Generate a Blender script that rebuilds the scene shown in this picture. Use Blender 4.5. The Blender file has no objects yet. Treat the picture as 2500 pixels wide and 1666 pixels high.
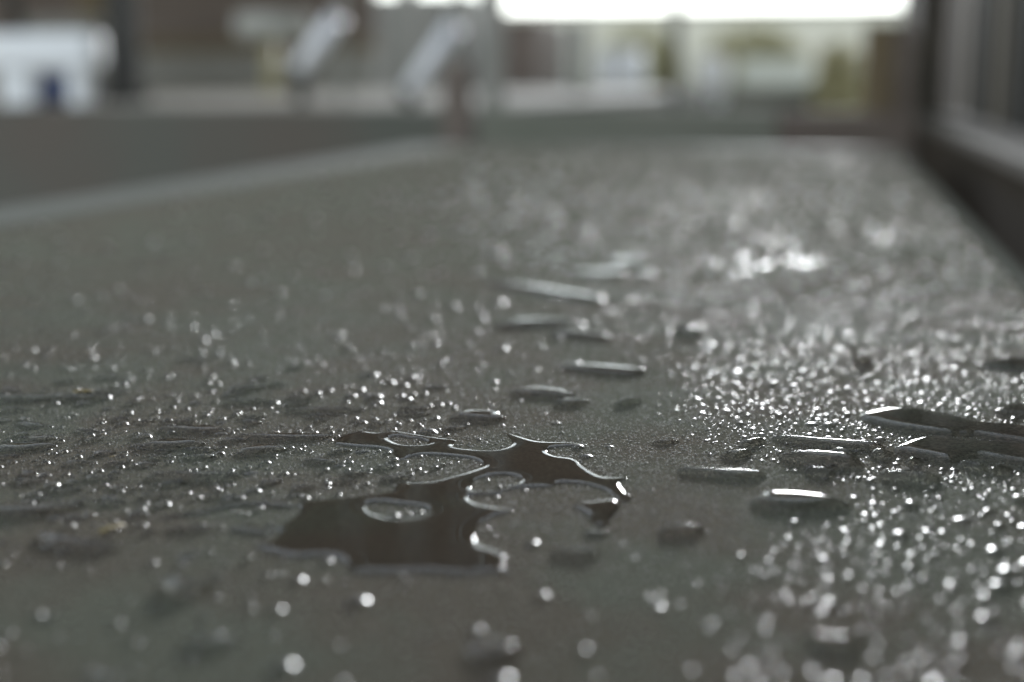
import bpy, bmesh, math, random
import numpy as np
from mathutils import Vector, Euler
R = math.radians
scene = bpy.context.scene
col = scene.collection
T = 0.75                       # height of the table top
H = 0.12                       # camera above the table top
EYE = T + H
# ---------------------------------------------------------------- camera
FPX, CX, CY = 3472.0, 1250.0, 833.0
cam_d = bpy.data.cameras.new('camera')
cam = bpy.data.objects.new('camera', cam_d); col.objects.link(cam)
cam.location = (0, 0, EYE)
cam.rotation_euler = Euler((R(90 - 10.33), 0, R(12.46)))
cam_d.lens = 50; cam_d.sensor_width = 36
cam_d.clip_start = 0.005; cam_d.clip_end = 2000
cam_d.dof.use_dof = True
cam_d.dof.focus_distance = 0.476
cam_d.dof.aperture_fstop = 4.3
scene.camera = cam
# ---------------------------------------------------------------- light
SUN_EL, SUN_AZ = 7.2, -0.8
world = bpy.data.worlds.new('World'); scene.world = world
world.use_nodes = True
wn = world.node_tree.nodes; wl = world.node_tree.links
bg = wn['Background']
sky = wn.new('ShaderNodeTexSky'); sky.sky_type = 'NISHITA'; sky.sun_disc = False
sky.sun_elevation = R(SUN_EL); sky.sun_rotation = R(SUN_AZ)
sky.air_density = 1.0; sky.dust_density = 0.0; sky.ozone_density = 1.0
hsv = wn.new('ShaderNodeHueSaturation'); hsv.inputs['Saturation'].default_value = 0.22
tint = wn.new('ShaderNodeMix'); tint.data_type = 'RGBA'; tint.blend_type = 'MULTIPLY'; tint.inputs[0].default_value = 1.0
tint.inputs[7].default_value = (0.955, 1.0, 1.04, 1)
wl.new(sky.outputs[0], hsv.inputs['Color']); wl.new(hsv.outputs[0], tint.inputs[6]); wl.new(tint.outputs[2], bg.inputs[0]); bg.inputs[1].default_value = 0.15
sun_d = bpy.data.lights.new('sun', 'SUN'); sun_d.energy = 1.5; sun_d.angle = R(6.5); sun_d.color = (0.96, 0.98, 1.0)
sun = bpy.data.objects.new('sun', sun_d); col.objects.link(sun)
sun.rotation_euler = Euler((R(90 - SUN_EL), 0, R(180 - SUN_AZ)))
scene.view_settings.view_transform = 'Standard'
scene.view_settings.look = 'None'; scene.view_settings.gamma = 1
scene.view_settings.use_curve_mapping = False
scene.view_settings.exposure = 1.65
cy = scene.cycles
cy.max_bounces = 10; cy.transmission_bounces = 6; cy.glossy_bounces = 4; cy.diffuse_bounces = 4
cy.sample_clamp_indirect = 6; cy.sample_clamp_direct = 14; cy.use_denoising = True; cy.use_adaptive_sampling = False

# ---------------------------------------------------------------- helpers
ROT = cam.rotation_euler.to_matrix()
RN = np.array(ROT)
def ray(px, py):
    return ROT @ Vector(((px - CX) / FPX, -(py - CY) / FPX, -1.0))
def P(px, py, z=T):            # photo pixel to a point of the horizontal plane z
    d = ray(px, py); t = (z - EYE) / d.z
    return Vector((d.x * t, d.y * t, z))
def V(px, py, D):              # photo pixel to a point of the vertical plane y = D
    d = ray(px, py); t = D / d.y
    return Vector((d.x * t, D, EYE + d.z * t))
def project(x, y, z=T):        # numpy: world points to photo pixels
    w = np.stack([x, y, np.full_like(x, z - EYE)], -1) @ RN
    return CX + FPX * w[..., 0] / -w[..., 2], CY - FPX * w[..., 1] / -w[..., 2], -w[..., 2]
def tag(o, label=None, cat=None, group=None, kind=None):
    if label: o['label'] = label
    if cat: o['category'] = cat
    if group: o['group'] = group
    if kind: o['kind'] = kind
    return o
def link(name, me, m=None, parent=None, smooth=False):
    o = bpy.data.objects.new(name, me); col.objects.link(o)
    if m: me.materials.append(m)
    if smooth: me.polygons.foreach_set('use_smooth', [True] * len(me.polygons))
    if parent: o.parent = parent
    return o
def obj(name, bm, m, parent=None, smooth=False, bevel=0.0):
    me = bpy.data.meshes.new(name)
    bmesh.ops.recalc_face_normals(bm, faces=bm.faces)
    bm.to_mesh(me); bm.free()
    o = link(name, me, m, parent, smooth)
    if bevel:
        b = o.modifiers.new('bevel', 'BEVEL'); b.width = bevel; b.segments = 3
    return o
def empty(name, loc=(0, 0, 0)):
    o = bpy.data.objects.new(name, None); col.objects.link(o); o.location = loc; o.empty_display_size = 0.05
    return o
def part(name, bm, m, root, **k):
    bmesh.ops.translate(bm, verts=bm.verts, vec=-Vector(root.location))
    return obj(name, bm, m, root, **k)
def add_box(bm, x0, x1, y0, y1, z0, z1):
    r = bmesh.ops.create_cube(bm, size=1)
    bmesh.ops.scale(bm, vec=(abs(x1 - x0), abs(y1 - y0), abs(z1 - z0)), verts=r['verts'])
    bmesh.ops.translate(bm, vec=((x0 + x1) / 2, (y0 + y1) / 2, (z0 + z1) / 2), verts=r['verts'])
def box(*a):
    bm = bmesh.new(); add_box(bm, *a); return bm
def add_tube(bm, a, b, r0, r1=None, n=20):
    a, b = Vector(a), Vector(b); d = b - a
    q = d.to_track_quat('Z', 'Y')
    r = bmesh.ops.create_cone(bm, cap_ends=True, segments=n, radius1=r0, radius2=r0 if r1 is None else r1, depth=d.length)
    bmesh.ops.rotate(bm, verts=r['verts'], cent=(0, 0, 0), matrix=q.to_matrix())
    bmesh.ops.translate(bm, verts=r['verts'], vec=(a + b) / 2)
def tube(*a, **k):
    bm = bmesh.new(); add_tube(bm, *a, **k); return bm
def lathe(prof, cx, cy_, z0, n=32):
    bm = bmesh.new(); rings = []
    for r, z in prof:
        rings.append([bm.verts.new((cx + r * math.cos(2 * math.pi * k / n), cy_ + r * math.sin(2 * math.pi * k / n), z0 + z)) for k in range(n)])
    for a, b in zip(rings, rings[1:]):
        for k in range(n): bm.faces.new((a[k], a[(k + 1) % n], b[(k + 1) % n], b[k]))
    bm.faces.new(rings[-1]); bm.faces.new(rings[0][::-1])
    return bm
def mat(name, c, rough=0.6, spec=0.5, metal=0.0, c2=None, scale=6.0, detail=4, stretch=(1, 1, 1), bump=0.0, bscale=None, ramp=(0.35, 0.65)):
    m = bpy.data.materials.new(name); m.use_nodes = True
    n, l = m.node_tree.nodes, m.node_tree.links
    b = n['Principled BSDF']
    b.inputs['Base Color'].default_value = (*c, 1); b.inputs['Roughness'].default_value = rough
    b.inputs['Metallic'].default_value = metal; b.inputs['Specular IOR Level'].default_value = spec
    tc = n.new('ShaderNodeTexCoord'); mp = n.new('ShaderNodeMapping'); mp.inputs['Scale'].default_value = stretch
    l.new(tc.outputs['Object'], mp.inputs[0])
    if c2 is not None:
        t = n.new('ShaderNodeTexNoise'); t.inputs['Scale'].default_value = scale; t.inputs['Detail'].default_value = detail
        l.new(mp.outputs[0], t.inputs[0])
        r = n.new('ShaderNodeValToRGB'); r.color_ramp.elements[0].position = ramp[0]; r.color_ramp.elements[1].position = ramp[1]
        r.color_ramp.elements[0].color = (*c, 1); r.color_ramp.elements[1].color = (*c2, 1)
        l.new(t.outputs[0], r.inputs[0]); l.new(r.outputs[0], b.inputs['Base Color'])
    if bump:
        t2 = n.new('ShaderNodeTexNoise'); t2.inputs['Scale'].default_value = bscale or scale * 5
        l.new(mp.outputs[0], t2.inputs[0])
        bu = n.new('ShaderNodeBump'); bu.inputs['Distance'].default_value = bump; bu.inputs['Strength'].default_value = 0.8
        l.new(t2.outputs[0], bu.inputs['Height']); l.new(bu.outputs[0], b.inputs['Normal'])
    return m

# ---------------------------------------------------------------- materials
def table_material():
    m = bpy.data.materials.new('dewy_table'); m.use_nodes = True
    n, l = m.node_tree.nodes, m.node_tree.links
    b = n['Principled BSDF']
    tc = n.new('ShaderNodeTexCoord')
    def noise(s, d=3):
        t = n.new('ShaderNodeTexNoise'); t.inputs['Scale'].default_value = s; t.inputs['Detail'].default_value = d
        l.new(tc.outputs['Object'], t.inputs[0]); return t
    def ramp(src, p0, c0, p1, c1):
        r = n.new('ShaderNodeValToRGB'); r.color_ramp.elements[0].position = p0; r.color_ramp.elements[1].position = p1
        r.color_ramp.elements[0].color = (*c0, 1); r.color_ramp.elements[1].color = (*c1, 1)
        l.new(src, r.inputs[0]); return r
    big = ramp(noise(22, 4).outputs[0], 0.40, (0.068, 0.052, 0.040), 0.60, (0.070, 0.072, 0.055))
    fine = ramp(noise(620, 3).outputs[0], 0.36, (0.5, 0.5, 0.5), 0.66, (1.55, 1.55, 1.55))
    mx = n.new('ShaderNodeMix'); mx.data_type = 'RGBA'; mx.blend_type = 'MULTIPLY'; mx.inputs[0].default_value = 1.0
    l.new(big.outputs[0], mx.inputs[6]); l.new(fine.outputs[0], mx.inputs[7])
    l.new(mx.outputs[2], b.inputs['Base Color'])
    rg = ramp(noise(60, 3).outputs[0], 0.3, (0.55,) * 3, 0.7, (0.7,) * 3)
    l.new(rg.outputs[0], b.inputs['Roughness'])
    vo = n.new('ShaderNodeTexVoronoi'); vo.inputs['Scale'].default_value = 1400
    l.new(tc.outputs['Object'], vo.inputs[0])
    bu = n.new('ShaderNodeBump'); bu.inputs['Distance'].default_value = 0.00022; bu.inputs['Strength'].default_value = 1.0; bu.invert = True
    l.new(vo.outputs['Distance'], bu.inputs['Height'])
    bu2 = n.new('ShaderNodeBump'); bu2.inputs['Distance'].default_value = 0.0006; bu2.inputs['Strength'].default_value = 0.5
    l.new(noise(160, 3).outputs[0], bu2.inputs['Height']); l.new(bu.outputs[0], bu2.inputs['Normal'])
    l.new(bu2.outputs[0], b.inputs['Normal'])
    b.inputs['Specular IOR Level'].default_value = 0.0
    b.inputs['Sheen Weight'].default_value = 0.135; b.inputs['Sheen Tint'].default_value = (.95, .97, .82, 1); b.inputs['Sheen Roughness'].default_value = 0.6
    return m
M = {}
M['table'] = table_material()
M['band'] = mat('lightened_edge', (0.125, 0.13, 0.115), 0.6, spec=.1, c2=(0.14, 0.14, 0.125), scale=30)  # paler than the top: glancing reflection off the rim put into the colour
M['legs'] = mat('dark_timber', (0.06, 0.05, 0.042), 0.6, c2=(0.09, 0.075, 0.06), scale=20, stretch=(1, 1, .1))
water = bpy.data.materials.new('water'); water.use_nodes = True
wb = water.node_tree.nodes['Principled BSDF']
wb.inputs['Base Color'].default_value = (0.97, 0.985, 0.98, 1); wb.inputs['Roughness'].default_value = 0.0
wb.inputs['IOR'].default_value = 1.333; wb.inputs['Transmission Weight'].default_value = 1.0
M['water'] = water
beads = water.copy(); beads.name = 'water_beads'; beads.node_tree.nodes['Principled BSDF'].inputs['Roughness'].default_value = 0.26
M['beads'] = beads
dewm = water.copy(); dewm.name = 'dew'; dewm.node_tree.nodes['Principled BSDF'].inputs['Roughness'].default_value = 0.55
M['dew'] = dewm
farm = water.copy(); farm.name = 'distant_beads'; farm.node_tree.nodes['Principled BSDF'].inputs['Roughness'].default_value = 0.42
M['far'] = farm
M['concrete'] = mat('concrete', (0.13, 0.135, 0.12), 0.75, c2=(0.16, 0.13, 0.11), scale=2.2, bump=.004)
M['face'] = mat('stained_render', (0.10, 0.105, 0.09), 0.8, c2=(0.11, 0.095, 0.08), scale=1.6, bump=.004)
M['pale'] = mat('pale_render', (0.50, 0.53, 0.48), 0.8, c2=(0.60, 0.60, 0.55), scale=1.2)
M['brown'] = mat('brown_boards', (0.12, 0.095, 0.08), 0.7, c2=(0.17, 0.14, 0.12), scale=3, stretch=(.3, 1, 3))
M['ochre'] = mat('ochre_wood', (0.11, 0.085, 0.04), 0.6, c2=(0.15, 0.11, 0.06), scale=5)
M['darkpost'] = mat('dark_paint', (0.020, 0.021, 0.018), 0.7, c2=(0.035, 0.032, 0.028), scale=8)
M['greypost'] = mat('grey_paint', (0.22, 0.225, 0.20), 0.6, c2=(0.28, 0.27, 0.25), scale=8)
M['white'] = mat('white_plastic', (0.80, 0.82, 0.84), 0.4, c2=(0.74, 0.77, 0.80), scale=4)
M['blue'] = mat('blue_plastic', (0.02, 0.038, 0.11), 0.75, c2=(0.026, 0.048, 0.14), scale=5)
M['cream'] = mat('cream_paint', (0.36, 0.33, 0.20), 0.5, c2=(0.42, 0.38, 0.24), scale=8)
M['steel'] = mat('bright_steel', (0.84, 0.86, 0.90), 0.3, c2=(0.78, 0.80, 0.85), scale=9)  # bright reflection along the steel tubes put into a white base colour
M['roof'] = mat('roof_boards', (0.50, 0.41, 0.33), 0.8, c2=(0.62, 0.52, 0.43), scale=4, stretch=(4, .2, 1))
M['ground'] = mat('paving', (0.32, 0.30, 0.27), 0.8, c2=(0.40, 0.38, 0.35), scale=1.5, bump=.004)
M['leaf'] = mat('leaf', (0.12, 0.14, 0.045), 0.5, c2=(0.20, 0.20, 0.07), scale=9)
M['trunk'] = mat('bark', (0.06, 0.045, 0.03), 0.9, c2=(0.10, 0.075, 0.05), scale=14, stretch=(2, 2, .3), bump=.01)
M['straw'] = mat('dry_leaf', (0.26, 0.20, 0.08), 0.6, c2=(0.34, 0.27, 0.12), scale=200)

# ---------------------------------------------------------------- setting
g = obj('ground', box(-400, 400, -60, 800, -0.4, 0), M['ground']); tag(g, kind='structure')

# table --------------------------------------------------------------
YF = P(1700, 362).y
XL, XR = -0.78, P(2500, 655).x
YN = -0.35
tb = empty('table', ((XL + XR) / 2, (YN + YF) / 2, 0))
tag(tb, 'long dark wet table top beaded with rain, filling the foreground', 'table')
XLi, XRi = XL + 0.105, XR - 0.014
def grid_top():
    bm = box(XLi, XRi, YN + .02, YF - .03, T - 0.028, T)
    return bm
part('tabletop', grid_top(), M['table'], tb)
M['edge_l'] = mat('pale_edge', (0.15, 0.16, 0.135), 0.7, spec=.1, c2=(0.18, 0.185, 0.16), scale=30)  # side trims lightened too, standing in for glancing light on the rounded edge
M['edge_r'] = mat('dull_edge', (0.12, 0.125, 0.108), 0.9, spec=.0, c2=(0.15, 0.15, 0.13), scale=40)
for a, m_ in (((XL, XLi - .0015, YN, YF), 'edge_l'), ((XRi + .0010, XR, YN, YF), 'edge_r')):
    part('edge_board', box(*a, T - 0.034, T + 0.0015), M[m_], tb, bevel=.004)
part('end_board', box(XLi, XRi, YF - .0285, YF, T - 0.034, T + 0.0015), M['band'], tb, bevel=.004)
for x in (XL + .06, XR - .06):
    for y in (YN + .12, YF - .15):
        part('leg', box(x - .03, x + .03, y - .03, y + .03, 0, T - .0345), M['legs'], tb, bevel=.003)

# low wall with a ledge and slatted screen to the right of the table --
sw = empty('side_parapet', (0.26, 1.6, 0))
tag(sw, 'dark parapet with a grey ledge and upright slats right of the wet table', 'parapet')
part('wall', box(0.205, 0.32, -0.9, 3.55, 0, .772), mat('dark_brown_render', (.045, .037, .029), .9, spec=.05, c2=(.06, .05, .04), scale=5), sw)
part('ledge', box(0.188, 0.328, -0.9, 3.55, .774, .795), mat('worn_ledge', (.075, .07, .06), .85, spec=.1, c2=(.10, .09, .078), scale=14, stretch=(1, .2, 1)), sw, bevel=.004)
part('back_panel', box(0.33, 0.36, -0.9, 7.6, 0, 2.9), mat('cladding', (.062, .050, .036), .9, spec=.05, c2=(.036, .028, .02), scale=3, stretch=(1, 4, .2)), sw)
M['slat'] = mat('grey_brown_slat', (.15, .13, .105), .7, spec=.2, c2=(.20, .18, .145), scale=7, stretch=(2, 2, .3))
for k, y in enumerate(np.arange(-0.7, 3.4, 0.21)):
    mm = M['slat'] if k % 3 == 1 else M['darkpost']
    part('slat', box(0.285, 0.325, y, y + .075, .797, 2.9), mm, sw)
a, b_ = V(2244, 60, 3.56), V(2312, 60, 3.56)
M['pierb'] = mat('pier_paint', (.055, .048, .036), .8, spec=.1, c2=(.08, .068, .052), scale=6)
pr = empty('pier', ((a.x + b_.x) / 2, 3.45, 0)); tag(pr, 'brown square pier reaching the roof beyond the far right corner of the wet table', 'pier')
part('shaft', box(a.x, b_.x - .003, 3.56, 3.70, 0, 3.39), M['pierb'], pr, bevel=.006)
part('corner_strip', box(a.x + .004, a.x + .022, 3.545, 3.558, 0, 3.39), M['darkpost'], pr)
a, b_ = V(2112, 57, 4.0), V(2186, 57, 4.0)
sp = empty('gate_post', ((a.x + b_.x) / 2, 4.04, 0)); tag(sp, 'short thick ochre brown post under the right end of the sky strip', 'post')
part('shaft', box(a.x, b_.x, 4.0, 4.08, 0, a.z), M['ochre'], sp, bevel=.006)
part('side_board', box(b_.x + .002, V(2238, 57, 4.0).x, 4.02, 4.05, 0, a.z - .002), M['brown'], sp, bevel=.003)

# bench board behind the far end of the table
a, b_ = V(1165, 266, 3.3), V(2236, 266, 3.3)
bb = empty('back_bench', ((a.x + b_.x) / 2, 3.4, 0)); tag(bb, 'low grey board backrest standing across the far end of the table', 'bench')
part('backrest', box(a.x, b_.x - .30, 3.30, 3.34, .40, a.z), mat('grey_board', (.165, .175, .145), .7, spec=.1, c2=(.20, .205, .175), scale=3), bb, bevel=.006)
part('end_panel', box(b_.x - .297, b_.x, 3.305, 3.335, .40, a.z - .004), M['brown'], bb, bevel=.004)
part('seat', box(a.x, b_.x, 3.0, 3.298, .36, .40), M['legs'], bb, bevel=.004)
for x in (a.x + .08, b_.x - .08):
    part('leg', box(x - .03, x + .03, 3.05, 3.30, 0, .358), M['legs'], bb)

# raised terrace to the left -----------------------------------------
TY = 4.6; RZ_ = 3.38; WY_ = 13.0
ta = V(1120, 266, TY); TZ = ta.z
ter = obj('terrace', box(-22, ta.x, TY, 15.0, 0, TZ), M['face'], bevel=.01); tag(ter, kind='structure')
tf = obj('bounce_floor', box(-21.9, ta.x - .05, TY + .25, WY_ - .02, TZ - .02, TZ + .004), mat('pale_bounce', (.28, .26, .22), .7, c2=(.35, .33, .28), scale=3)); tag(tf, kind='structure')  # pale floor added to bounce light up onto the roof boards
# back wall of the terrace: grey plinth, ochre rail, brown boards
WY = 13.0
xa, xb = -12.0, V(905, 100, WY).x
bw = empty('terrace_wall', ((xa + xb) / 2, WY, 0)); tag(bw, 'brown boarded wall on a grey plinth behind the left terrace', 'wall')
zp = V(600, 128, WY).z; zr = V(600, 92, WY).z
part('plinth', box(xa, xb, WY, WY + .25, TZ, zp), M['greypost'], bw)
part('rail', box(xa, xb, WY - .01, WY + .25, zp + .002, zr), M['ochre'], bw)
part('boards', box(xa, xb, WY + .04, WY + .22, zr + .002, 3.1), M['brown'], bw)

def post(name, x0, x1, Y, m, label, cat='post', top=3.0, base=None, depth=None, y=100):
    if top == 3.0: top = 3.39
    a, b_ = V(x0, y, Y), V(x1, y, Y); w = b_.x - a.x
    if base is None: base = TZ if (Y > TY and b_.x < ta.x) else 0
    r = empty(name, ((a.x + b_.x) / 2, Y, base)); tag(r, label, cat)
    part('shaft', box(a.x, b_.x, Y, Y + (depth or w), base + .05, top), m, r, bevel=w * .08)
    part('base_plate', box(a.x - .15 * w, b_.x + .15 * w, Y - .1 * w, Y + (depth or w) + .1 * w, base, base + .048), m, r)
    return r
post('terrace_post', 256, 316, 5.4, M['darkpost'], 'dark square post on the terrace just right of the white bench')
post('corner_post', 1172, 1222, 4.2, M['greypost'], 'pale grey upright post behind the far left corner of the wet table', base=0)
post('brown_post', 1078, 1140, 4.3, M['brown'], 'short brown post stump below the slanting white rail', top=V(1090, 150, 4.3).z, base=0)
post('slim_post', 972, 1010, 6.4, M['greypost'], 'slim grey post between the two slanting white rails')
post('trunk_post', 1398, 1432, 9.5, M['greypost'], 'grey green upright pole in the bright opening, left of centre', base=0, top=V(1400, 52, 9.5).z)
post('centre_post', 1636, 1660, 7.0, M['darkpost'], 'thin dark pole reaching up across the white sky', base=0, top=3.0)

# white slanting rails
def rail(p0, p1, Y, r, label, foot=True):
    a, b_ = V(*p0, Y), V(*p1, Y)
    e = empty('slanting_rail', (a.x, Y, TZ)); tag(e, label, 'rail', 'slanting white rails on the terrace edge')
    bm = tube(a, b_, r, n=24)
    part('tube', bm, M['steel'], e, smooth=True)
    part('foot', box(a.x - .02, a.x + .02, Y - .02, Y + .02, TZ, a.z - .01), M['darkpost'], e)
    part('end_post', box(b_.x - .012, b_.x + .012, Y + r, Y + r + .024, TZ, RZ_), M['greypost'], e)
rail((733, 170), (824, 42), 5.2, .038, 'long slanting white rail in front of the brown boarded wall')
rail((1000, 224), (1112, 60), 4.9, .034, 'slanting white rail beside the pale corner post, crossed by a slim post')

# white bench, blue tub
BY = 4.72
a, b_ = V(-190, 80, BY), V(216, 80, BY)
bn = empty('white_bench', ((a.x + b_.x) / 2, BY + .15, TZ)); tag(bn, 'white plastic bench with thick legs at the left edge, on the terrace', 'bench')
zs = V(100, 172, BY).z
part('seat', box(a.x, b_.x, BY, BY + .13, zs, a.z), M['white'], bn, bevel=.03)
for x0, x1 in ((-170, -110), (-10, 64), (156, 196)):
    p, q = V(x0, 200, BY), V(x1, 200, BY)
    part('leg', box(p.x, q.x, BY + .02, BY + .09, TZ, zs + .01), M['white'], bn, bevel=.008)
c = V(160, 200, 5.1); w = .118
tub = obj('blue_tub', lathe([(w * .8, 0), (w * 1.0, .02), (w * 1.02, .06), (w * .85, .095), (w * .5, .112), (.01, .118)], c.x, 5.1, TZ), M['blue'], smooth=True)
tag(tub, 'round dark blue tub lying behind the legs of the white bench on the terrace', 'tub')
# stone pots and dark leaning pole behind the bench
a, b_ = V(20, 0, 9), V(62, 76, 9)
lp = obj('leaning_pole', tube((b_.x, 9, TZ), (a.x - .04, 9, a.z + .6), .05, .05), M['darkpost'], smooth=True); tag(lp, 'black leaning pole behind the white bench at the upper left corner', 'pole')
c = V(150, 120, 10.5)
sk = obj('stone_block', box(c.x - .35, c.x + .28, 10.5, 11.0, TZ, V(150, 42, 10.5).z), M['greypost'], bevel=.08); tag(sk, 'rounded grey stone block behind the white bench', 'block')
c = V(215, 10, 11.6)
lb = obj('lantern_box', box(c.x - .12, c.x + .12, 11.6, 11.85, TZ, V(215, -40, 11.6).z), M['ochre'], bevel=.03); tag(lb, 'ochre wooden crate standing behind the grey stone block', 'crate')
# pedestal table
PY = 9.0
c = V(636, 150, PY); ct = V(636, 30, PY); cb = V(636, 92, PY)
pt = empty('pedestal_table', (c.x, PY + .2, TZ)); tag(pt, 'small round pedestal table with pale cloth top and cream stem on the terrace', 'table')
rr = (V(735, 60, PY).x - V(540, 60, PY).x) / 2 * .93
part('cloth', lathe([(rr * .86, cb.z), (rr, cb.z + .05), (rr * .98, ct.z - .03), (rr * .9, ct.z), (.01, ct.z + .01)], c.x + .02, PY + .2, 0), M['pale'] if False else mat('pale_cloth', (.42, .44, .42), .8, c2=(.5, .5, .48), scale=8), pt, smooth=True)
part('stem', tube((c.x, PY + .2, TZ + .02), (c.x, PY + .2, cb.z + .004), .055, .05), M['cream'], pt, smooth=True)
part('foot', lathe([(.16, 0), (.16, .012), (.06, .02)], c.x, PY + .2, TZ), M['cream'], pt)

# yard beyond the table -----------------------------------------------
c0 = V(1150, 205, 16).x; c1 = V(2350, 205, 16).x
lw = obj('garden_kerb_wall', box(c0, c1 + 1, 16, 16.3, 0, V(1700, 212, 16).z), mat('grey_kerb', (.16, .17, .145), .8, c2=(.2, .2, .17), scale=1.3), bevel=.01); tag(lw, 'long low grey wall running behind the backrest at the table end', 'wall')
YW = 30
x0, x1 = V(860, 50, YW).x, V(2330, 50, YW).x
gw = empty('garden_wall', ((x0 + x1) / 2, YW, 0)); tag(gw, 'long pale green garden wall under the white strip of sky', 'wall')
zt0 = V(1160, 12, YW).z; zt1 = V(2240, 34, YW).z
part('wall_face', box(x0, x1, YW, YW + .3, 0, (zt0 + zt1) / 2 - .08), mat('pale_green_render', (.62, .62, .52), .8, c2=(.74, .72, .62), scale=.5), gw)
part('coping', box(x0 - .1, x1 + .1, YW - .06, YW + .36, (zt0 + zt1) / 2 - .078, (zt0 + zt1) / 2), M['greypost'], gw)
def wallbox(name, px0, px1, ptop, Y, m, label, cat, depth=.4, bev=.02, pbot=None):
    a, b_ = V(px0, ptop, Y), V(px1, ptop, Y)
    o = obj(name, box(a.x, b_.x, Y, Y + depth, 0, a.z), m, bevel=bev); tag(o, label, cat); return o
wallbox('grey_shed', 862, 1150, -12, 21, M['greypost'], 'wide grey shed behind the two slanting white rails', 'shed', 2)
wallbox('brown_shed', 1228, 1318, 44, 20, M['brown'], 'narrow brown shed against the garden wall at left', 'shed', 2)
wallbox('grey_hut', 1322, 1390, 60, 22, M['pale'], 'pale narrow hut right of the brown shed', 'hut', 2)
wallbox('white_cabinet', 1452, 1566, 120, 18.5, M['white'] if False else mat('dull_white', (.74, .75, .80), .6, c2=(.62, .65, .66), scale=2), 'dull white cabinet in the bright yard, left of the thin dark pole', 'cabinet', .6, .12)
# bright white canister with lid
c = V(1734, 195, 15.4)
cn = empty('white_canister', (c.x, 15.6, 0)); tag(cn, 'bright white rounded canister glowing in daylight right of the thin pole', 'canister')
zt = V(1734, 136, 15.4).z; zb = V(1734, 236, 15.4).z
part('drum', lathe([(.13, 0), (.13, zb), (.17, zb + .03), (.175, zt - .06), (.14, zt - .02), (.05, zt), (.01, zt + .002)], c.x, 15.6, 0), M['white'], cn, smooth=True)
wallbox('pale_crate', 1800, 1985, 145, 19, mat('pale_green', (.56, .60, .54), .7, c2=(.64, .66, .60), scale=2), 'long pale box in front of the yellow green shrubs', 'box', .8, .1)

# shrubs and trees of real leaf faces
def foliage(centres, n, seed, leaf):
    rg = np.random.default_rng(seed)
    vs, k = [], 0
    for (cx_, cy_, cz_, rx, ry, rz, share) in centres:
        m_ = int(n * share)
        d = rg.normal(size=(m_, 3)); d /= np.linalg.norm(d, axis=1)[:, None]
        rad = rg.uniform(.35, 1.0, m_) ** .5
        p = np.array([cx_, cy_, cz_]) + d * rad[:, None] * np.array([rx, ry, rz]) * rg.uniform(.8, 1.12, (m_, 1))
        a = rg.normal(size=(m_, 3)); a /= np.linalg.norm(a, axis=1)[:, None]
        b = np.cross(a, rg.normal(size=(m_, 3))); b /= np.linalg.norm(b, axis=1)[:, None]
        s = leaf * rg.uniform(.6, 1.3, (m_, 1))
        vs.append(np.stack([p - a * s, p - b * s * .45, p + a * s, p + b * s * .45], 1).reshape(-1, 3))
    v = np.concatenate(vs); nf = len(v) // 4
    me = bpy.data.meshes.new('foliage'); me.vertices.add(len(v)); me.vertices.foreach_set('co', v.ravel())
    me.loops.add(nf * 4); me.loops.foreach_set('vertex_index', np.arange(nf * 4))
    me.polygons.add(nf); me.polygons.foreach_set('loop_start', np.arange(0, nf * 4, 4)); me.polygons.foreach_set('loop_total', np.full(nf, 4))
    me.update(); return me
def shrub(name, px, ptop, w, Y, seed, label, cat='shrub', m='leaf', leaf=.07):
    c = V(px, ptop, Y); wm = w / FPX * Y
    r = empty(name, (c.x, Y, 0)); tag(r, label, cat)
    z = c.z
    me = foliage([(0, 0, z * .62, wm * .5, .5, z * .38, .5), (-wm * .2, .1, z * .45, wm * .35, .5, z * .32, .25), (wm * .25, 0, z * .5, wm * .3, .5, z * .35, .25)], 2600, seed, leaf)
    link('foliage', me, M[m], r)
    bm = bmesh.new()
    for k in range(5):
        a_ = k * 1.26; add_tube(bm, (0.03 * math.cos(a_), .03 * math.sin(a_), 0), (wm * .3 * math.cos(a_), .3 * math.sin(a_), z * .7), .025, .008, n=8)
    obj('stem', bm, M['trunk'], r, smooth=True)
M['leaf2'] = mat('leaf_olive', (0.17, 0.15, 0.07), 0.5, c2=(0.26, 0.24, 0.12), scale=6)
M['leaf3'] = mat('leaf_yellow', (0.38, 0.36, 0.20), 0.5, c2=(0.50, 0.47, 0.30), scale=6)
shrub('garden_shrub', 1840, 62, 260, 24, 1, 'broad yellow green shrub below the right half of the sky strip', leaf=.1, m='leaf3')
shrub('garden_shrub', 2050, 100, 110, 15.5, 2, 'small yellow shrub left of the brown pier', m='leaf3')
shrub('garden_shrub', 1560, 66, 200, 26, 3, 'pale green shrub behind the dull white cabinet', m='leaf3', leaf=.1)
def tree(px, Y, label, lean=0):
    c = V(px, 100, Y); r = empty('garden_tree', (c.x, Y, 0)); tag(r, label, 'tree')
    bm = bmesh.new()
    add_tube(bm, (0, 0, 0), (lean * .5, 0, 1.4), .13, .10, n=14); add_tube(bm, (lean * .5, 0, 1.38), (lean, 0, 2.3), .10, .07, n=14)
    for k in range(6):
        a_ = k * 1.05 + px; add_tube(bm, (lean, 0, 2.2), (lean + .7 * math.cos(a_), .7 * math.sin(a_), 3.0), .05, .02, n=8)
    obj('trunk', bm, M['trunk'], r, smooth=True)
    link('crown', foliage([(lean, 0, 3.9, 1.2, 1.2, 1.0, .5), (lean + .6, .3, 3.4, .8, .8, .6, .25), (lean - .6, -.2, 3.5, .8, .8, .6, .25)], 5000, int(px), .07), M['leaf2'], r)

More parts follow.
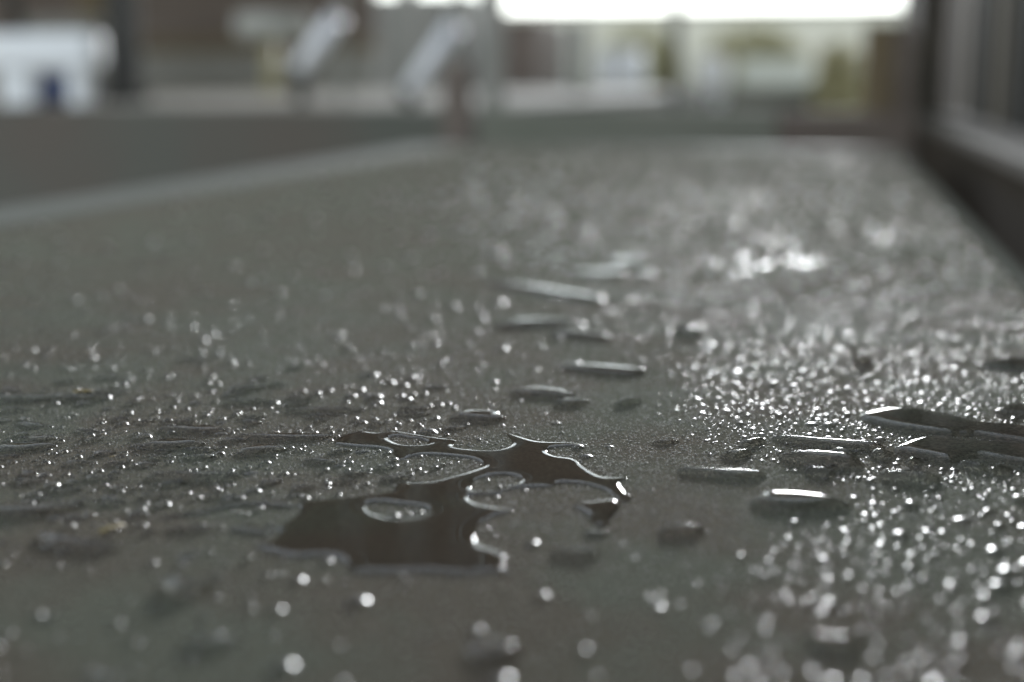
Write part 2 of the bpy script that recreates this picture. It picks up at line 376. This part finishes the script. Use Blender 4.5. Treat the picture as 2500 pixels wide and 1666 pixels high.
# unseen roof, extent set to keep puddle reflections dark --------------------------------------------------
RZ = 3.4
YB = 5.4
rf = empty('unseen_roof', (-4, 5, 0)); tag(rf, 'unseen boarded roof beyond the table, shaped to darken the puddle reflections', 'roof')
YR = 14.6
def roofpart(x0, x1, y0, y1): part('roof_panel', box(x0, x1, y0, y1, RZ, RZ + .12), M['roof'], rf)
HX0, HX1, HY0, HY1 = -10.5, -5.8, 6.0, 9.0            # gap added in the unseen roof to light the white bench
roofpart(-14, HX0, YB, YR); roofpart(HX1, 4.5, YB, YR)
roofpart(HX0, HX1, YB, HY0); roofpart(HX0, HX1, HY1, YR)
for k, y in enumerate(np.arange(YB + .2, YR, 1.4)):
    if HY0 - .1 < y < HY1 + .1: continue
    part('beam', box(-14, 4.5, y, y + .12, RZ - .16, RZ - .002), M['roof'], rf)

# ---------------------------------------------------------------- water
def catmull(pts, sub=6, closed=True):
    p = np.array(pts, float); n = len(p); out = []
    for i in range(n):
        p0, p1, p2, p3 = p[i - 1], p[i], p[(i + 1) % n], p[(i + 2) % n]
        for k in range(sub):
            t = k / sub
            out.append(.5 * ((2 * p1) + (-p0 + p2) * t + (2 * p0 - 5 * p1 + 4 * p2 - p3) * t * t + (-p0 + 3 * p1 - 3 * p2 + p3) * t ** 3))
    return np.array(out)
def sdf(X, Y, poly):           # > 0 inside
    a = poly; b = np.roll(poly, -1, 0)
    d2 = np.full(X.shape, 1e9); ins = np.zeros(X.shape, bool)
    for (x1, y1), (x2, y2) in zip(a, b):
        ex, ey = x2 - x1, y2 - y1; L = ex * ex + ey * ey + 1e-18
        t = np.clip(((X - x1) * ex + (Y - y1) * ey) / L, 0, 1)
        dx, dy = X - x1 - t * ex, Y - y1 - t * ey
        d2 = np.minimum(d2, dx * dx + dy * dy)
        c = (y1 > Y) != (y2 > Y)
        ins ^= c & (X < ex * (Y - y1) / (ey if abs(ey) > 1e-15 else 1e-15) + x1)
    d = np.sqrt(d2); return np.where(ins, d, -d)
def water_mesh(name, poly, holes, h, L, step, dome=0.0, seed=0):
    lo, hi = poly.min(0) - 3 * step, poly.max(0) + 3 * step
    xs = np.arange(lo[0], hi[0], step); ys = np.arange(lo[1], hi[1], step)
    X, Y = np.meshgrid(xs, ys)
    s = sdf(X, Y, poly)
    for hp in holes: s = np.minimum(s, -sdf(X, Y, hp))
    sp = np.maximum(s, 0)
    u = np.clip(sp / L, 0, 1)
    Z = np.where(s > 0, h * (1 - np.exp(-sp / L * 1.6)), np.maximum(s, -2.2 * step) * h / L * 1.6)
    if dome:
        m_ = max(s.max(), 1e-6); Z = Z + np.where(s > 0, dome * np.sin(np.clip(sp / m_, 0, 1) * math.pi / 2), 0)
    # smooth interior creases of the distance field
    for _ in range(6):
        Zp = np.pad(Z, 1, mode='edge')
        A = (Zp[:-2, 1:-1] + Zp[2:, 1:-1] + Zp[1:-1, :-2] + Zp[1:-1, 2:]) / 4
        Z = np.where(s > L * .5, A, Z)
    keep = s > -1.9 * step
    cell = keep[:-1, :-1] & keep[1:, :-1] & keep[:-1, 1:] & keep[1:, 1:] & ((s[:-1, :-1] > -step) | (s[1:, 1:] > -step))
    idx = -np.ones(X.shape, int)
    used = np.zeros(X.shape, bool)
    used[:-1, :-1] |= cell; used[1:, :-1] |= cell; used[:-1, 1:] |= cell; used[1:, 1:] |= cell
    idx[used] = np.arange(used.sum())
    c0 = np.array([(lo[0] + hi[0]) / 2, (lo[1] + hi[1]) / 2])
    v = np.stack([X[used] - c0[0], Y[used] - c0[1], Z[used]], 1)
    q = np.stack([idx[:-1, :-1][cell], idx[:-1, 1:][cell], idx[1:, 1:][cell], idx[1:, :-1][cell]], 1)
    me = raw_mesh(name, v, q)
    o = link(name, me, M['water']); o.location = (c0[0], c0[1], T)
    return o
def raw_mesh(name, v, q):
    nf, w = q.shape
    me = bpy.data.meshes.new(name); me.vertices.add(len(v)); me.vertices.foreach_set('co', np.ascontiguousarray(v, dtype=np.float32).ravel())
    me.loops.add(nf * w); me.loops.foreach_set('vertex_index', q.astype(np.int32).ravel())
    me.polygons.add(nf); me.polygons.foreach_set('loop_start', np.arange(0, nf * w, w, dtype=np.int32)); me.polygons.foreach_set('loop_total', np.full(nf, w, dtype=np.int32))
    me.polygons.foreach_set('use_smooth', np.ones(nf, bool)); me.update(); return me
OCC = []                        # footprints, kept clear of droplets
def to_plane(pts): return np.array([P(x, y).xy[:] for x, y in pts])
def puddle(pts, label, h=.0011, L=.0016, step=None, holes=(), dome=0, sub=6, group=None):
    poly = catmull(to_plane(pts), sub)
    hp = [catmull(to_plane(q), 4) for q in holes]
    size = (poly.max(0) - poly.min(0))
    if step is None: step = float(np.clip(min(size) / 40, .00016, .001))
    o = water_mesh('puddle', poly, hp, h, L, step, dome)
    tag(o, label, 'puddle', group or 'puddles of rain on the table')
    OCC.append((poly, hp)); return o
def blob_pts(cx, cy_, w, hh, tilt, seed, n=14, taper=0.0):
    rg = random.Random(seed); ph = [rg.uniform(0, 6.28) for _ in range(4)]
    out = []
    for k in range(n):
        a = 2 * math.pi * k / n
        r = 1 + .12 * math.sin(2 * a + ph[0]) + .10 * math.sin(3 * a + ph[1]) + .05 * math.sin(5 * a + ph[2])
        x = math.cos(a) * r; y = math.sin(a) * r * (1 - taper * math.cos(a))
        out.append((cx + x * w / 2, cy_ + y * hh / 2 + x * w / 2 * tilt))
    return out
def ell(cx, cy_, rx, ry, tilt=0, n=12, seed=3): return blob_pts(cx, cy_, 2 * rx, 2 * ry, tilt, seed, n)

main = [(828,1068),(845,1060),(880,1053),(925,1057),(960,1052),(1010,1060),(1060,1068),(1110,1075),(1106,1087),(1125,1095),(1190,1100),(1225,1096),(1250,1082),(1238,1062),(1230,1057),(1268,1066),(1318,1078),(1383,1081),(1434,1087),(1380,1091),(1344,1095),(1337,1104),(1360,1114),(1402,1121),(1425,1139),(1452,1156),(1482,1166),(1534,1166),(1513,1179),(1530,1204),(1545,1212),(1524,1229),(1507,1217),(1475,1197),(1421,1184),(1367,1181),(1344,1190),(1268,1193),(1214,1207),(1153,1211),(1145,1219),(1176,1233),(1253,1246),(1235,1254),(1205,1263),(1168,1282),(1157,1305),(1168,1330),(1207,1344),(1232,1360),(1228,1386),(1255,1402),(1200,1399),(1135,1406),(1050,1399),(960,1402),(862,1400),(851,1392),(842,1375),(805,1360),(725,1363),(668,1352),(622,1334),(660,1322),(685,1302),(668,1291),(640,1283),(683,1283),(717,1264),(735,1244),(720,1232),(744,1227),(783,1221),(859,1214),(951,1202),(974,1181),(1050,1176),(1108,1162),(1165,1145),(1182,1136),(1165,1125),(1127,1118),(1050,1112),(1004,1116),(980,1124),(966,1114),(955,1103),(925,1096),(859,1091),(818,1082)]
puddle(main, 'large sprawling dark puddle with three dry islands, centre of the table', h=.0007, L=.0021, step=.00042,
       holes=[[(1150,1192),(1156,1177),(1180,1167),(1215,1161),(1250,1163),(1272,1170),(1262,1180),(1240,1186),(1222,1195),(1190,1199),(1165,1200)],
              [(893,1236),(905,1229),(940,1228),(975,1233),(1010,1236),(1042,1243),(1046,1252),(1020,1262),(985,1267),(950,1266),(915,1256),(898,1246)],
              [(950,1070),(975,1066),(1000,1070),(1030,1074),(1046,1080),(1040,1085),(1010,1087),(985,1086),(965,1080)]])
puddle([(385,1264),(470,1250),(560,1230),(640,1223),(706,1229),(722,1240),(690,1240),(620,1235),(560,1241),(480,1258)], 'thin curling tongue of water left of the large central puddle', h=.0009)
puddle([(560,1290),(610,1284),(655,1296),(668,1308),(630,1306),(590,1300)], 'small hooked puddle just below the curling tongue of water', h=.0008)
puddle([(1400,1234),(1450,1226),(1502,1222),(1512,1240),(1492,1268),(1478,1284),(1452,1284),(1440,1262)], 'triangular dark puddle right of the large central puddle', h=.0010)
puddle(blob_pts(1452,1303,60,16,.02,4), 'small puddle directly below the triangular puddle', h=.0010)
puddle([(2096,1018),(2150,1003),(2230,1002),(2310,1014),(2400,1036),(2560,1052),(2560,1092),(2450,1080),(2380,1069),(2300,1065),(2200,1051),(2130,1034)], 'upper of the two long smooth puddles running to the right edge', h=.0021, L=.0018)
puddle([(2180,1098),(2225,1077),(2290,1070),(2360,1080),(2560,1098),(2560,1142),(2440,1130),(2380,1120),(2325,1132),(2270,1122),(2210,1110)], 'lower of the two long smooth puddles running to the right edge', h=.0021, L=.0018)
puddle([(2425,1008),(2470,992),(2570,982),(2570,1022),(2490,1016)], 'dark puddle cut by the right edge above the two long puddles', h=.0018)
puddle([(2380,893),(2440,880),(2570,878),(2570,910),(2470,906)], 'farthest dark puddle cut by the right edge', h=.0016)
B = [ # cx, cy, w, h, tilt, height, label
 (2012,1124,184,24,.06,.0021,'long raised drop of water with twin highlights left of the lower long puddle'),
 (2002,1156,72,14,.10,.0015,'short oblong drop just below the raised drop with twin highlights'),
 (2055,1110,72,14,.06,.0016,'oblong drop behind the raised drop with twin highlights'),
 (2152,1112,66,12,.04,.0016,'oblong drop touching the left tip of the lower long puddle'),
 (2230,1130,46,10,.0,.0014,'oval drop under the left half of the lower long puddle'),
 (2225,1168,140,20,.08,.0018,'curved raised drop with double bright glint below the lower long puddle'),
 (2378,1142,74,12,.1,.0015,'thin arched drop tucked under the lower long puddle at right'),
 (2438,1152,64,12,.0,.0015,'oval drop with single glint at far right under the lower long puddle'),
 (1800,1112,76,14,-.1,.0014,'small bent drop at the left of the sharp droplet field'),
 (1836,1084,66,14,-.05,.0014,'flat oblong drop above the small bent drop'),
 (2030,1084,250,16,.09,.0013,'long thin streak of water left of the upper long puddle'),
 (1946,1228,262,34,.03,.0018,'large isolated slab of water below the sharp droplet field'),
 (1766,1158,196,18,.05,.0013,'long narrow drop left of the field, above the isolated slab'),
 (1625,1082,58,6,-.02,.0009,'tiny flat sliver of water right of the central puddle tip'),
 (1532,985,62,12,-.1,.0016,'glinting drop alone in the dull middle, behind the central puddle'),
 (1172,1018,142,20,.05,.0014,'dark oblong puddle directly behind the large central puddle'),
 (1330,962,150,20,.04,.0015,'blurred oblong puddle behind the dark oblong puddle'),
 (1396,985,84,12,.03,.0014,'small dark patch of water at the right end of the blurred oblong puddle'),
 (1345,714,280,20,.14,.0016,'long bright streak of water in the blurred middle distance'),
 (1300,792,190,18,-.02,.0018,'pale broken streak just below the long bright streak'),
 (1422,820,150,14,.12,.0018,'short pale streak ending lowest below the long bright streak'),
 (1462,668,130,16,.02,.0014,'lower pale patch of the wedge above the long bright streak'),
 (1530,640,110,14,-.04,.0014,'upper pale patch of the wedge above the long bright streak'),
 (1575,672,50,12,.05,.0014,'small right hand patch of the wedge above the long bright streak'),
 (1478,905,190,24,.08,.0014,'faint curved puddle in the dull middle distance'),
 (1682,812,70,14,.12,.0026,'fat bright drop at the left corner of the blurred droplet field'),
 (2104,884,50,12,.0,.0026,'fat bright drop inside the blurred droplet field'),
 (475,1050,150,14,.0,.0011,'dark lens of water with small glint left of the central puddle top'),
 (425,1086,150,18,.0,.0013,'dark oval puddle in sharp focus on the left, larger of a pair'),
 (640,1100,106,18,-.02,.0013,'dark oval puddle with white glint line, smaller of a pair'),
 (700,1068,240,12,.02,.0010,'thin wavy strip of water joining the central puddle from the left'),
 (790,1003,170,8,.0,.0010,'thin dark line of water above the wavy strip'),
 (605,948,110,8,.0,.0011,'upper of two short dark dashes of water left of centre'),
 (602,982,106,8,.0,.0011,'lower of two short dark dashes of water left of centre'),
 (480,1164,210,14,.0,.0013,'long dark strip of water with paired glints, left foreground of the focus'),
 (100,1074,90,10,-.08,.0011,'small dark drop near the left edge in focus'),
 (62,1094,150,16,-.02,.0012,'dark strip of water at the left edge below the small dark drop'),
 (55,974,130,12,.0,.0012,'blurred dark strip at the left edge, behind the focus'),
 (185,972,130,10,.0,.0012,'blurred dark strip bearing a straw coloured leaf'),
 (60,1248,230,26,-.06,.0014,'large dark blurred puddle at the left edge below the focus'),
 (190,1328,190,26,.12,.0013,'dark blurred puddle under the broken straw in the lower left'),
 (455,1438,120,34,.05,.0020,'dark blurred drop with a pair of round highlights in the lower left'),
 (1200,1590,150,50,.03,.0014,'dark out of focus puddle at the bottom centre'),
 (520,1570,130,26,.0,.0011,'faint dark smear of water at the bottom left of centre'),
 (1660,1298,110,20,-.06,.0015,'small humped drop with glints left of the lower droplet scatter'),
 (1405,1352,120,18,.0,.0012,'faint dark drop below the triangular puddle'),
 (2040,1570,170,26,.12,.0014,'slanting dark smear of water at the lower right'),
]
for i, (cx_, cy_, w_, h_, ti, hh, lab) in enumerate(B):
    pz = 1 / max(cy_ - 195, 30) * FPX * H * .984   # depth
    puddle(blob_pts(cx_, cy_, w_, h_, ti, i * 7 + 1), lab, h=hh, L=hh * .95, dome=hh * .35)

# scattered small flat splashes on the left half
rsp = random.Random(21); spl = []
while len(spl) < 70:
    a, b = rsp.uniform(0, 1150), rsp.triangular(860, 1330, 1060)
    w_ = rsp.uniform(22, 80) * (b - 200) / 860; h_ = rsp.uniform(4, 10) * ((b - 200) / 860) ** 2
    q = P(a, b)
    if any(abs(a - c) < (w_ + d) * .6 and abs(b - e) < (h_ + f) * .8 + 2 for c, d, e, f in spl): continue
    if any(sdf(np.array([P(a + k * w_ * .6, b).x]), np.array([P(a + k * w_ * .6, b).y]), po)[0] > -.003 for po, _ in OCC for k in (-1, 0, 1)): continue
    spl.append((a, w_, b, h_))
for i, (a, w_, b, h_) in enumerate(spl):
    poly = catmull(to_plane(blob_pts(a, b, w_, h_, rsp.uniform(-.06, .06), 900 + i)), 4)
    o = water_mesh('splash', poly, [], .0009, .0011, float(np.clip(min(poly.max(0) - poly.min(0)) / 18, .0002, .0008)), .0003)
    tag(o, 'small flat splash of water among the glints left of the central puddle', 'splash', 'small flat splashes on the left half'); OCC.append((poly, []))
# droplets -------------------------------------------------------------
def dome_template(rings, segs):
    v = []; 
    for k in range(rings):
        f = 1 - k / rings
        for j in range(segs):
            a = 2 * math.pi * (j + .5 * (k % 2)) / segs
            v.append((f * math.cos(a), f * math.sin(a)))
    v.append((0, 0)); v = np.array(v); q = []
    for k in range(rings - 1):
        for j in range(segs):
            a, b = k * segs + j, k * segs + (j + 1) % segs; c, d = a + segs, (k + 1) * segs + (j + 1) % segs
            if k % 2 == 0: q += [(a, b, c), (b, d, c)]
            else: q += [(a, b, d), (a, d, c)]
    k = rings - 1
    for j in range(segs): q.append((k * segs + j, k * segs + (j + 1) % segs, rings * segs))
    return v, np.array(q)
def cap_z(rho, hr):            # spherical cap of unit base radius, height hr, skirt just below the table
    Rr = (1 + hr * hr) / (2 * hr)
    return np.sqrt(np.maximum(Rr * Rr - rho ** 2, 0)) - (Rr - hr)
def build_caps(name, x, y, r, hr, rings, segs, seed, m='beads'):
    rg = np.random.default_rng(seed); tv, tq = dome_template(rings, segs)
    n, nv = len(x), len(tv); rho = np.hypot(tv[:, 0], tv[:, 1]); ang = np.arctan2(tv[:, 1], tv[:, 0])
    p1, p2 = rg.uniform(0, 6.28, (2, n, 1)); a1 = rg.uniform(0, .16, (n, 1)); a2 = rg.uniform(0, .10, (n, 1))
    k = 1 + a1 * np.sin(2 * ang + p1) + a2 * np.sin(3 * ang + p2)
    X = x[:, None] + r[:, None] * tv[:, 0] * k; Y = y[:, None] + r[:, None] * tv[:, 1] * k
    Z = T + r[:, None] * (cap_z(rho[None, :], hr[:, None]) - .04)
    v = np.stack([X, Y, Z], -1).reshape(-1, 3)
    q = (tq[None] + (np.arange(n) * nv)[:, None, None]).reshape(-1, 3)
    me = raw_mesh(name, v, q); return link(name, me, M[m])
def inside_any(x, y, margin=.0006):
    m_ = np.zeros(len(x), bool)
    for poly, hp in OCC:
        lo, hi = poly.min(0) - margin, poly.max(0) + margin
        c = np.where((x > lo[0]) & (x < hi[0]) & (y > lo[1]) & (y < hi[1]))[0]
        if len(c) == 0: continue
        s = sdf(x[c], y[c], poly)
        for h_ in hp: s = np.minimum(s, -sdf(x[c], y[c], h_))
        m_[c[s > -margin]] = True
    return m_
RG = np.random.default_rng(11)
def sig(t): return 1 / (1 + np.exp(-np.clip(t, -30, 30)))
def density(px, py):           # share of candidate drops kept
    # dense field on the right: left border in photo pixels
    lb = np.interp(py, [350, 500, 620, 700, 800, 860, 1000, 1090, 1130, 1200, 1260, 1400, 1666], [1150, 1150, 1220, 1450, 1590, 1700, 1700, 1760, 1900, 2150, 1960, 1800, 1750])
    d = .9 * sig((px - lb) / np.interp(py, [500, 800, 900], [150, 60, 40]))
    d = d * np.interp(py, [350, 620, 850, 1000, 1150, 1250, 1500], [.6, .55, .65, 1, .65, .17, .09])
    left = np.interp(py, [400, 700, 900, 1100, 1250, 1400, 1666], [.01, .03, .085, .11, .06, .012, .006]) * (1 - sig((px - 1180) / 60))
    mid = np.interp(py, [400, 700, 900, 1100], [.03, .035, .03, .006]) * sig((px - 1100) / 60)
    return np.clip(np.maximum(d, left + mid), 0, 1)
N = 700000
x = RG.uniform(XLi + .01, XRi - .002, N); y = .22 * (YF / .22) ** RG.uniform(size=N)      # more beads near, fewer far
px, py, dz = project(x, y)
ok = (px > -60) & (px < 2560) & (py < 1740) & (RG.uniform(size=N) < np.clip((.30 / dz) ** 1.5, 0, 1)); x, y, px, py, dz = [q[ok] for q in (x, y, px, py, dz)]
ok = RG.uniform(size=len(x)) < density(px, py) * .55
x, y, px, py, dz = [q[ok] for q in (x, y, px, py, dz)]
r = np.clip(RG.lognormal(math.log(.00062), .50, len(x)), .00025, .0024)
r *= np.clip(dz / .5, 1, 3) ** .9 * np.interp(py, [1100, 1350], [1, 1.35]) * np.interp(px, [1100, 1500], [1.45, 1])
ok = ~inside_any(x, y, .0008); x, y, px, py, dz, r = x[ok], y[ok], px[ok], py[ok], dz[ok], r[ok]
# clumping noise: remove drops overlapping a larger neighbour through a coarse grid
order = np.argsort(-r); cells = {}; kept = []
CS = .0032
for i in order:
    cx_, cy_ = int(x[i] // CS), int(y[i] // CS); bad = False
    for a in (-1, 0, 1):
        for b in (-1, 0, 1):
            for j in cells.get((cx_ + a, cy_ + b), ()):
                if (x[i] - x[j]) ** 2 + (y[i] - y[j]) ** 2 < (1.05 * (r[i] + r[j])) ** 2: bad = True; break
            if bad: break
        if bad: break
    if not bad: cells.setdefault((cx_, cy_), []).append(i); kept.append(i)
kept = np.array(kept); x, y, px, py, dz, r = [q[kept] for q in (x, y, px, py, dz, r)]
hr = RG.uniform(.22, .50, len(x)) + np.interp(px, [500, 1500], [.34, 0])
# hand placed prominent drops of the photograph: px, py, radius mm
HP = [(528,1408,1.5),(506,1445,1.3),(322,1570,1.5),(215,1642,1.5),(895,1323,.7),(2190,1448,1.4),(2322,1442,1.2),(2376,1392,1.1),(2224,1405,1.0),
      (1808,1358,1.3),(1935,1385,1.2),(1912,1332,.9),(2008,1318,.9),(2062,1355,1.0),(2132,1345,1.0),(2262,1365,1.0),(2345,1612,1.5),(1985,1650,1.9),
      (2262,1515,1.1),(2490,1580,1.4),(2112,1535,1.1),(2378,1330,1.3),(2010,1548,1.2),(2250,1612,1.2),(2060,1236,.8),(1985,1240,.8),(1955,1265,.9),
      (1728,1300,.8),(800,1190,.9),(270,920,.9),(410,931,.9),(640,920,.9),(655,962,.8),(408,985,.8),(752,935,.9),(975,905,.9),(1075,868,1.0),(1125,852,1.0),
      (628,822,1.0),(685,872,.9),(370,826,1.0),(70,888,1.0),(168,840,.9),(1110,940,.9),(1275,870,1.0),(1662,688,1.3),(2370,760,1.6),(1580,810,1.2),(2060,1020,.9),(2100,1035,.9)]
for (a, b, w_, h_, n_, rr_) in ((1800, 640, 80, 14, 16, 2.2), (1900, 590, 30, 16, 6, 2.2), (1962, 640, 40, 10, 7, 2.2), (2100, 570, 80, 22, 12, 2.2), (1720, 548, 60, 18, 8, 2.2),
                               (2045, 405, 60, 10, 8, 3.2), (1740, 480, 60, 14, 8, 2.8), (1440, 590, 40, 20, 9, 2.2), (1140, 560, 60, 20, 8, 1.6), (1030, 555, 60, 20, 7, 1.6), (1560, 580, 80, 16, 8, 1.8)):
    far_from = min(globals().get('far_from', 999), len(HP))
    HP += [(a + w_ * float(RG.normal()), b + h_ * float(RG.normal()), rr_ * float(RG.uniform(.8, 1.6))) for _ in range(n_)]
hx = np.array([P(a, b).xy[:] for a, b, _ in HP]); hrr = np.array([c for *_, c in HP]) * .001; hhr = np.where(np.arange(len(HP)) >= far_from, .15, .4)
ok = ~inside_any(hx[:, 0], hx[:, 1], .0004); hx, hrr, hhr = hx[ok], hrr[ok], hhr[ok]
for (a, b), c in zip(hx, hrr):
    ok = (x - a) ** 2 + (y - b) ** 2 > (1.1 * (r + c)) ** 2
    x, y, px, py, dz, r, hr = [q[ok] for q in (x, y, px, py, dz, r, hr)]
hpx, hpy, hdz = project(hx[:, 0], hx[:, 1])
x = np.concatenate([hx[:, 0], x]); y = np.concatenate([hx[:, 1], y]); px = np.concatenate([hpx, px]); py = np.concatenate([hpy, py]); dz = np.concatenate([hdz, dz])
r = np.concatenate([hrr, r]); hr = np.concatenate([hhr, hr])
size = r / dz; size[:len(hrr)] += 1
vis = (px > 0) & (px < 2500) & (py < 1666)
order = np.argsort(-np.where(vis, size, 0)); big = order[:300]; rest = order[300:]
open('/tmp/n.txt', 'w').write(str(len(x)))
print('drops', len(x), 'main', len(big))
protos = []
for k in range(8):
    o = build_caps('water_droplet', np.array([0.]), np.array([0.]), np.array([.001]), np.array([.28 + .035 * k]), 8, 22, 50 + k)
    for v in o.data.vertices: v.co.z -= T
    protos.append(o)
used = set()
for c_, i in enumerate(big):
    k = int(RG.integers(8)); o = protos[k]
    if k in used:
        o = o.copy(); col.objects.link(o)
    used.add(k)
    s = float(r[i] / .001); o.scale = (s * float(RG.uniform(.9, 1.25)), s, s * (.4 if hr[i] < .16 else 1)); o.rotation_euler = (0, 0, float(RG.uniform(-.5, .5)))
    o.location = (float(x[i]), float(y[i]), T)
    X_, Y_ = px[i], py[i]
    if X_ > 1500:
        if Y_ > 1190: z_, g_ = 'rounded droplet in the blurred lower right scatter, larger than the beads around it', 'large droplets at the lower right'
        elif Y_ > 990: z_, g_ = 'rounded droplet in the sharp band at right among the oblong drops', 'large droplets in the sharp band at right'
        else: z_, g_ = 'glinting droplet in the blurred upper right droplet field', 'large droplets in the far right field'
    elif Y_ > 1200: z_, g_ = 'lone rounded droplet on the dull lower left half of the table', 'large droplets at the lower left'
    elif Y_ > 1000: z_, g_ = 'rounded droplet in the sharp band left of or around the central puddle', 'large droplets in the sharp band at left'
    else: z_, g_ = 'glinting droplet in the blurred left middle distance', 'large droplets in the far left field'
    tag(o, z_, 'droplet', g_)
for k, o in enumerate(protos):
    if k not in used: bpy.data.objects.remove(o)
near = rest[dz[rest] < .8]; far = rest[dz[rest] >= .8]
for name, ii, rr_, ss_ in (('small_droplets', near, 4, 12), ('distant_droplets', far, 3, 9)):
    if len(ii): tag(build_caps(name, x[ii], y[ii], r[ii], hr[ii], rr_, ss_, 5, 'far' if 'distant' in name else 'beads'), ('countless small beads of rain over the near table' if 'small' in name else 'countless beads of rain over the far half of the table'), 'droplets', kind='stuff')
# fine dew where the lens is sharp
ND = 200000
x = RG.uniform(-.62, XRi, ND); y = np.abs(RG.normal(0, 1, ND)); y = np.where(RG.uniform(size=ND) < .35, .46 - y * .09, .46 + y * .22)
px, py, dz = project(x, y)
ok = (px > -40) & (px < 2540) & (RG.uniform(size=ND) < .85); x, y = x[ok], y[ok]
ok = ~inside_any(x, y, .0002); x, y = x[ok], y[ok]
r = np.clip(RG.lognormal(math.log(.00024), .38, len(x)), .0001, .0006)
print('dew', len(x))
tag(build_caps('fine_dew', x, y, r, RG.uniform(.4, .8, len(x)), 2, 7, 6, 'dew'), 'fine dew of pin sized beads between the puddles', 'dew', kind='stuff')

# bits of straw and a scrap of leaf on the wet table
def straw(p0, p1, r_, label, lift=.0012):
    a, b_ = P(*p0), P(*p1); a.z += lift; b_.z += lift
    m_ = (a + b_) / 2 + Vector((0, 0, r_ * .6)); bm = bmesh.new()
    add_tube(bm, a, m_, r_ * .7, r_, n=10); add_tube(bm, m_, b_, r_, r_ * .8, n=10)
    bmesh.ops.scale(bm, verts=bm.verts, vec=(1, 1, .45), space=__import__('mathutils').Matrix.Translation(-Vector((0, 0, m_.z))))
    o = obj('straw', bm, M['straw'], smooth=True); tag(o, label, 'straw'); return o
straw((246, 1312), (302, 1295), .0011, 'broken straw coloured stalk lying in the lower left puddle')
straw((180, 966), (228, 964), .0011, 'straw coloured leaf scrap on the blurred strip of water at left')
straw((268, 1119), (282, 1116), .0003, 'tiny yellow fleck of straw in the sharp left area', .0003)
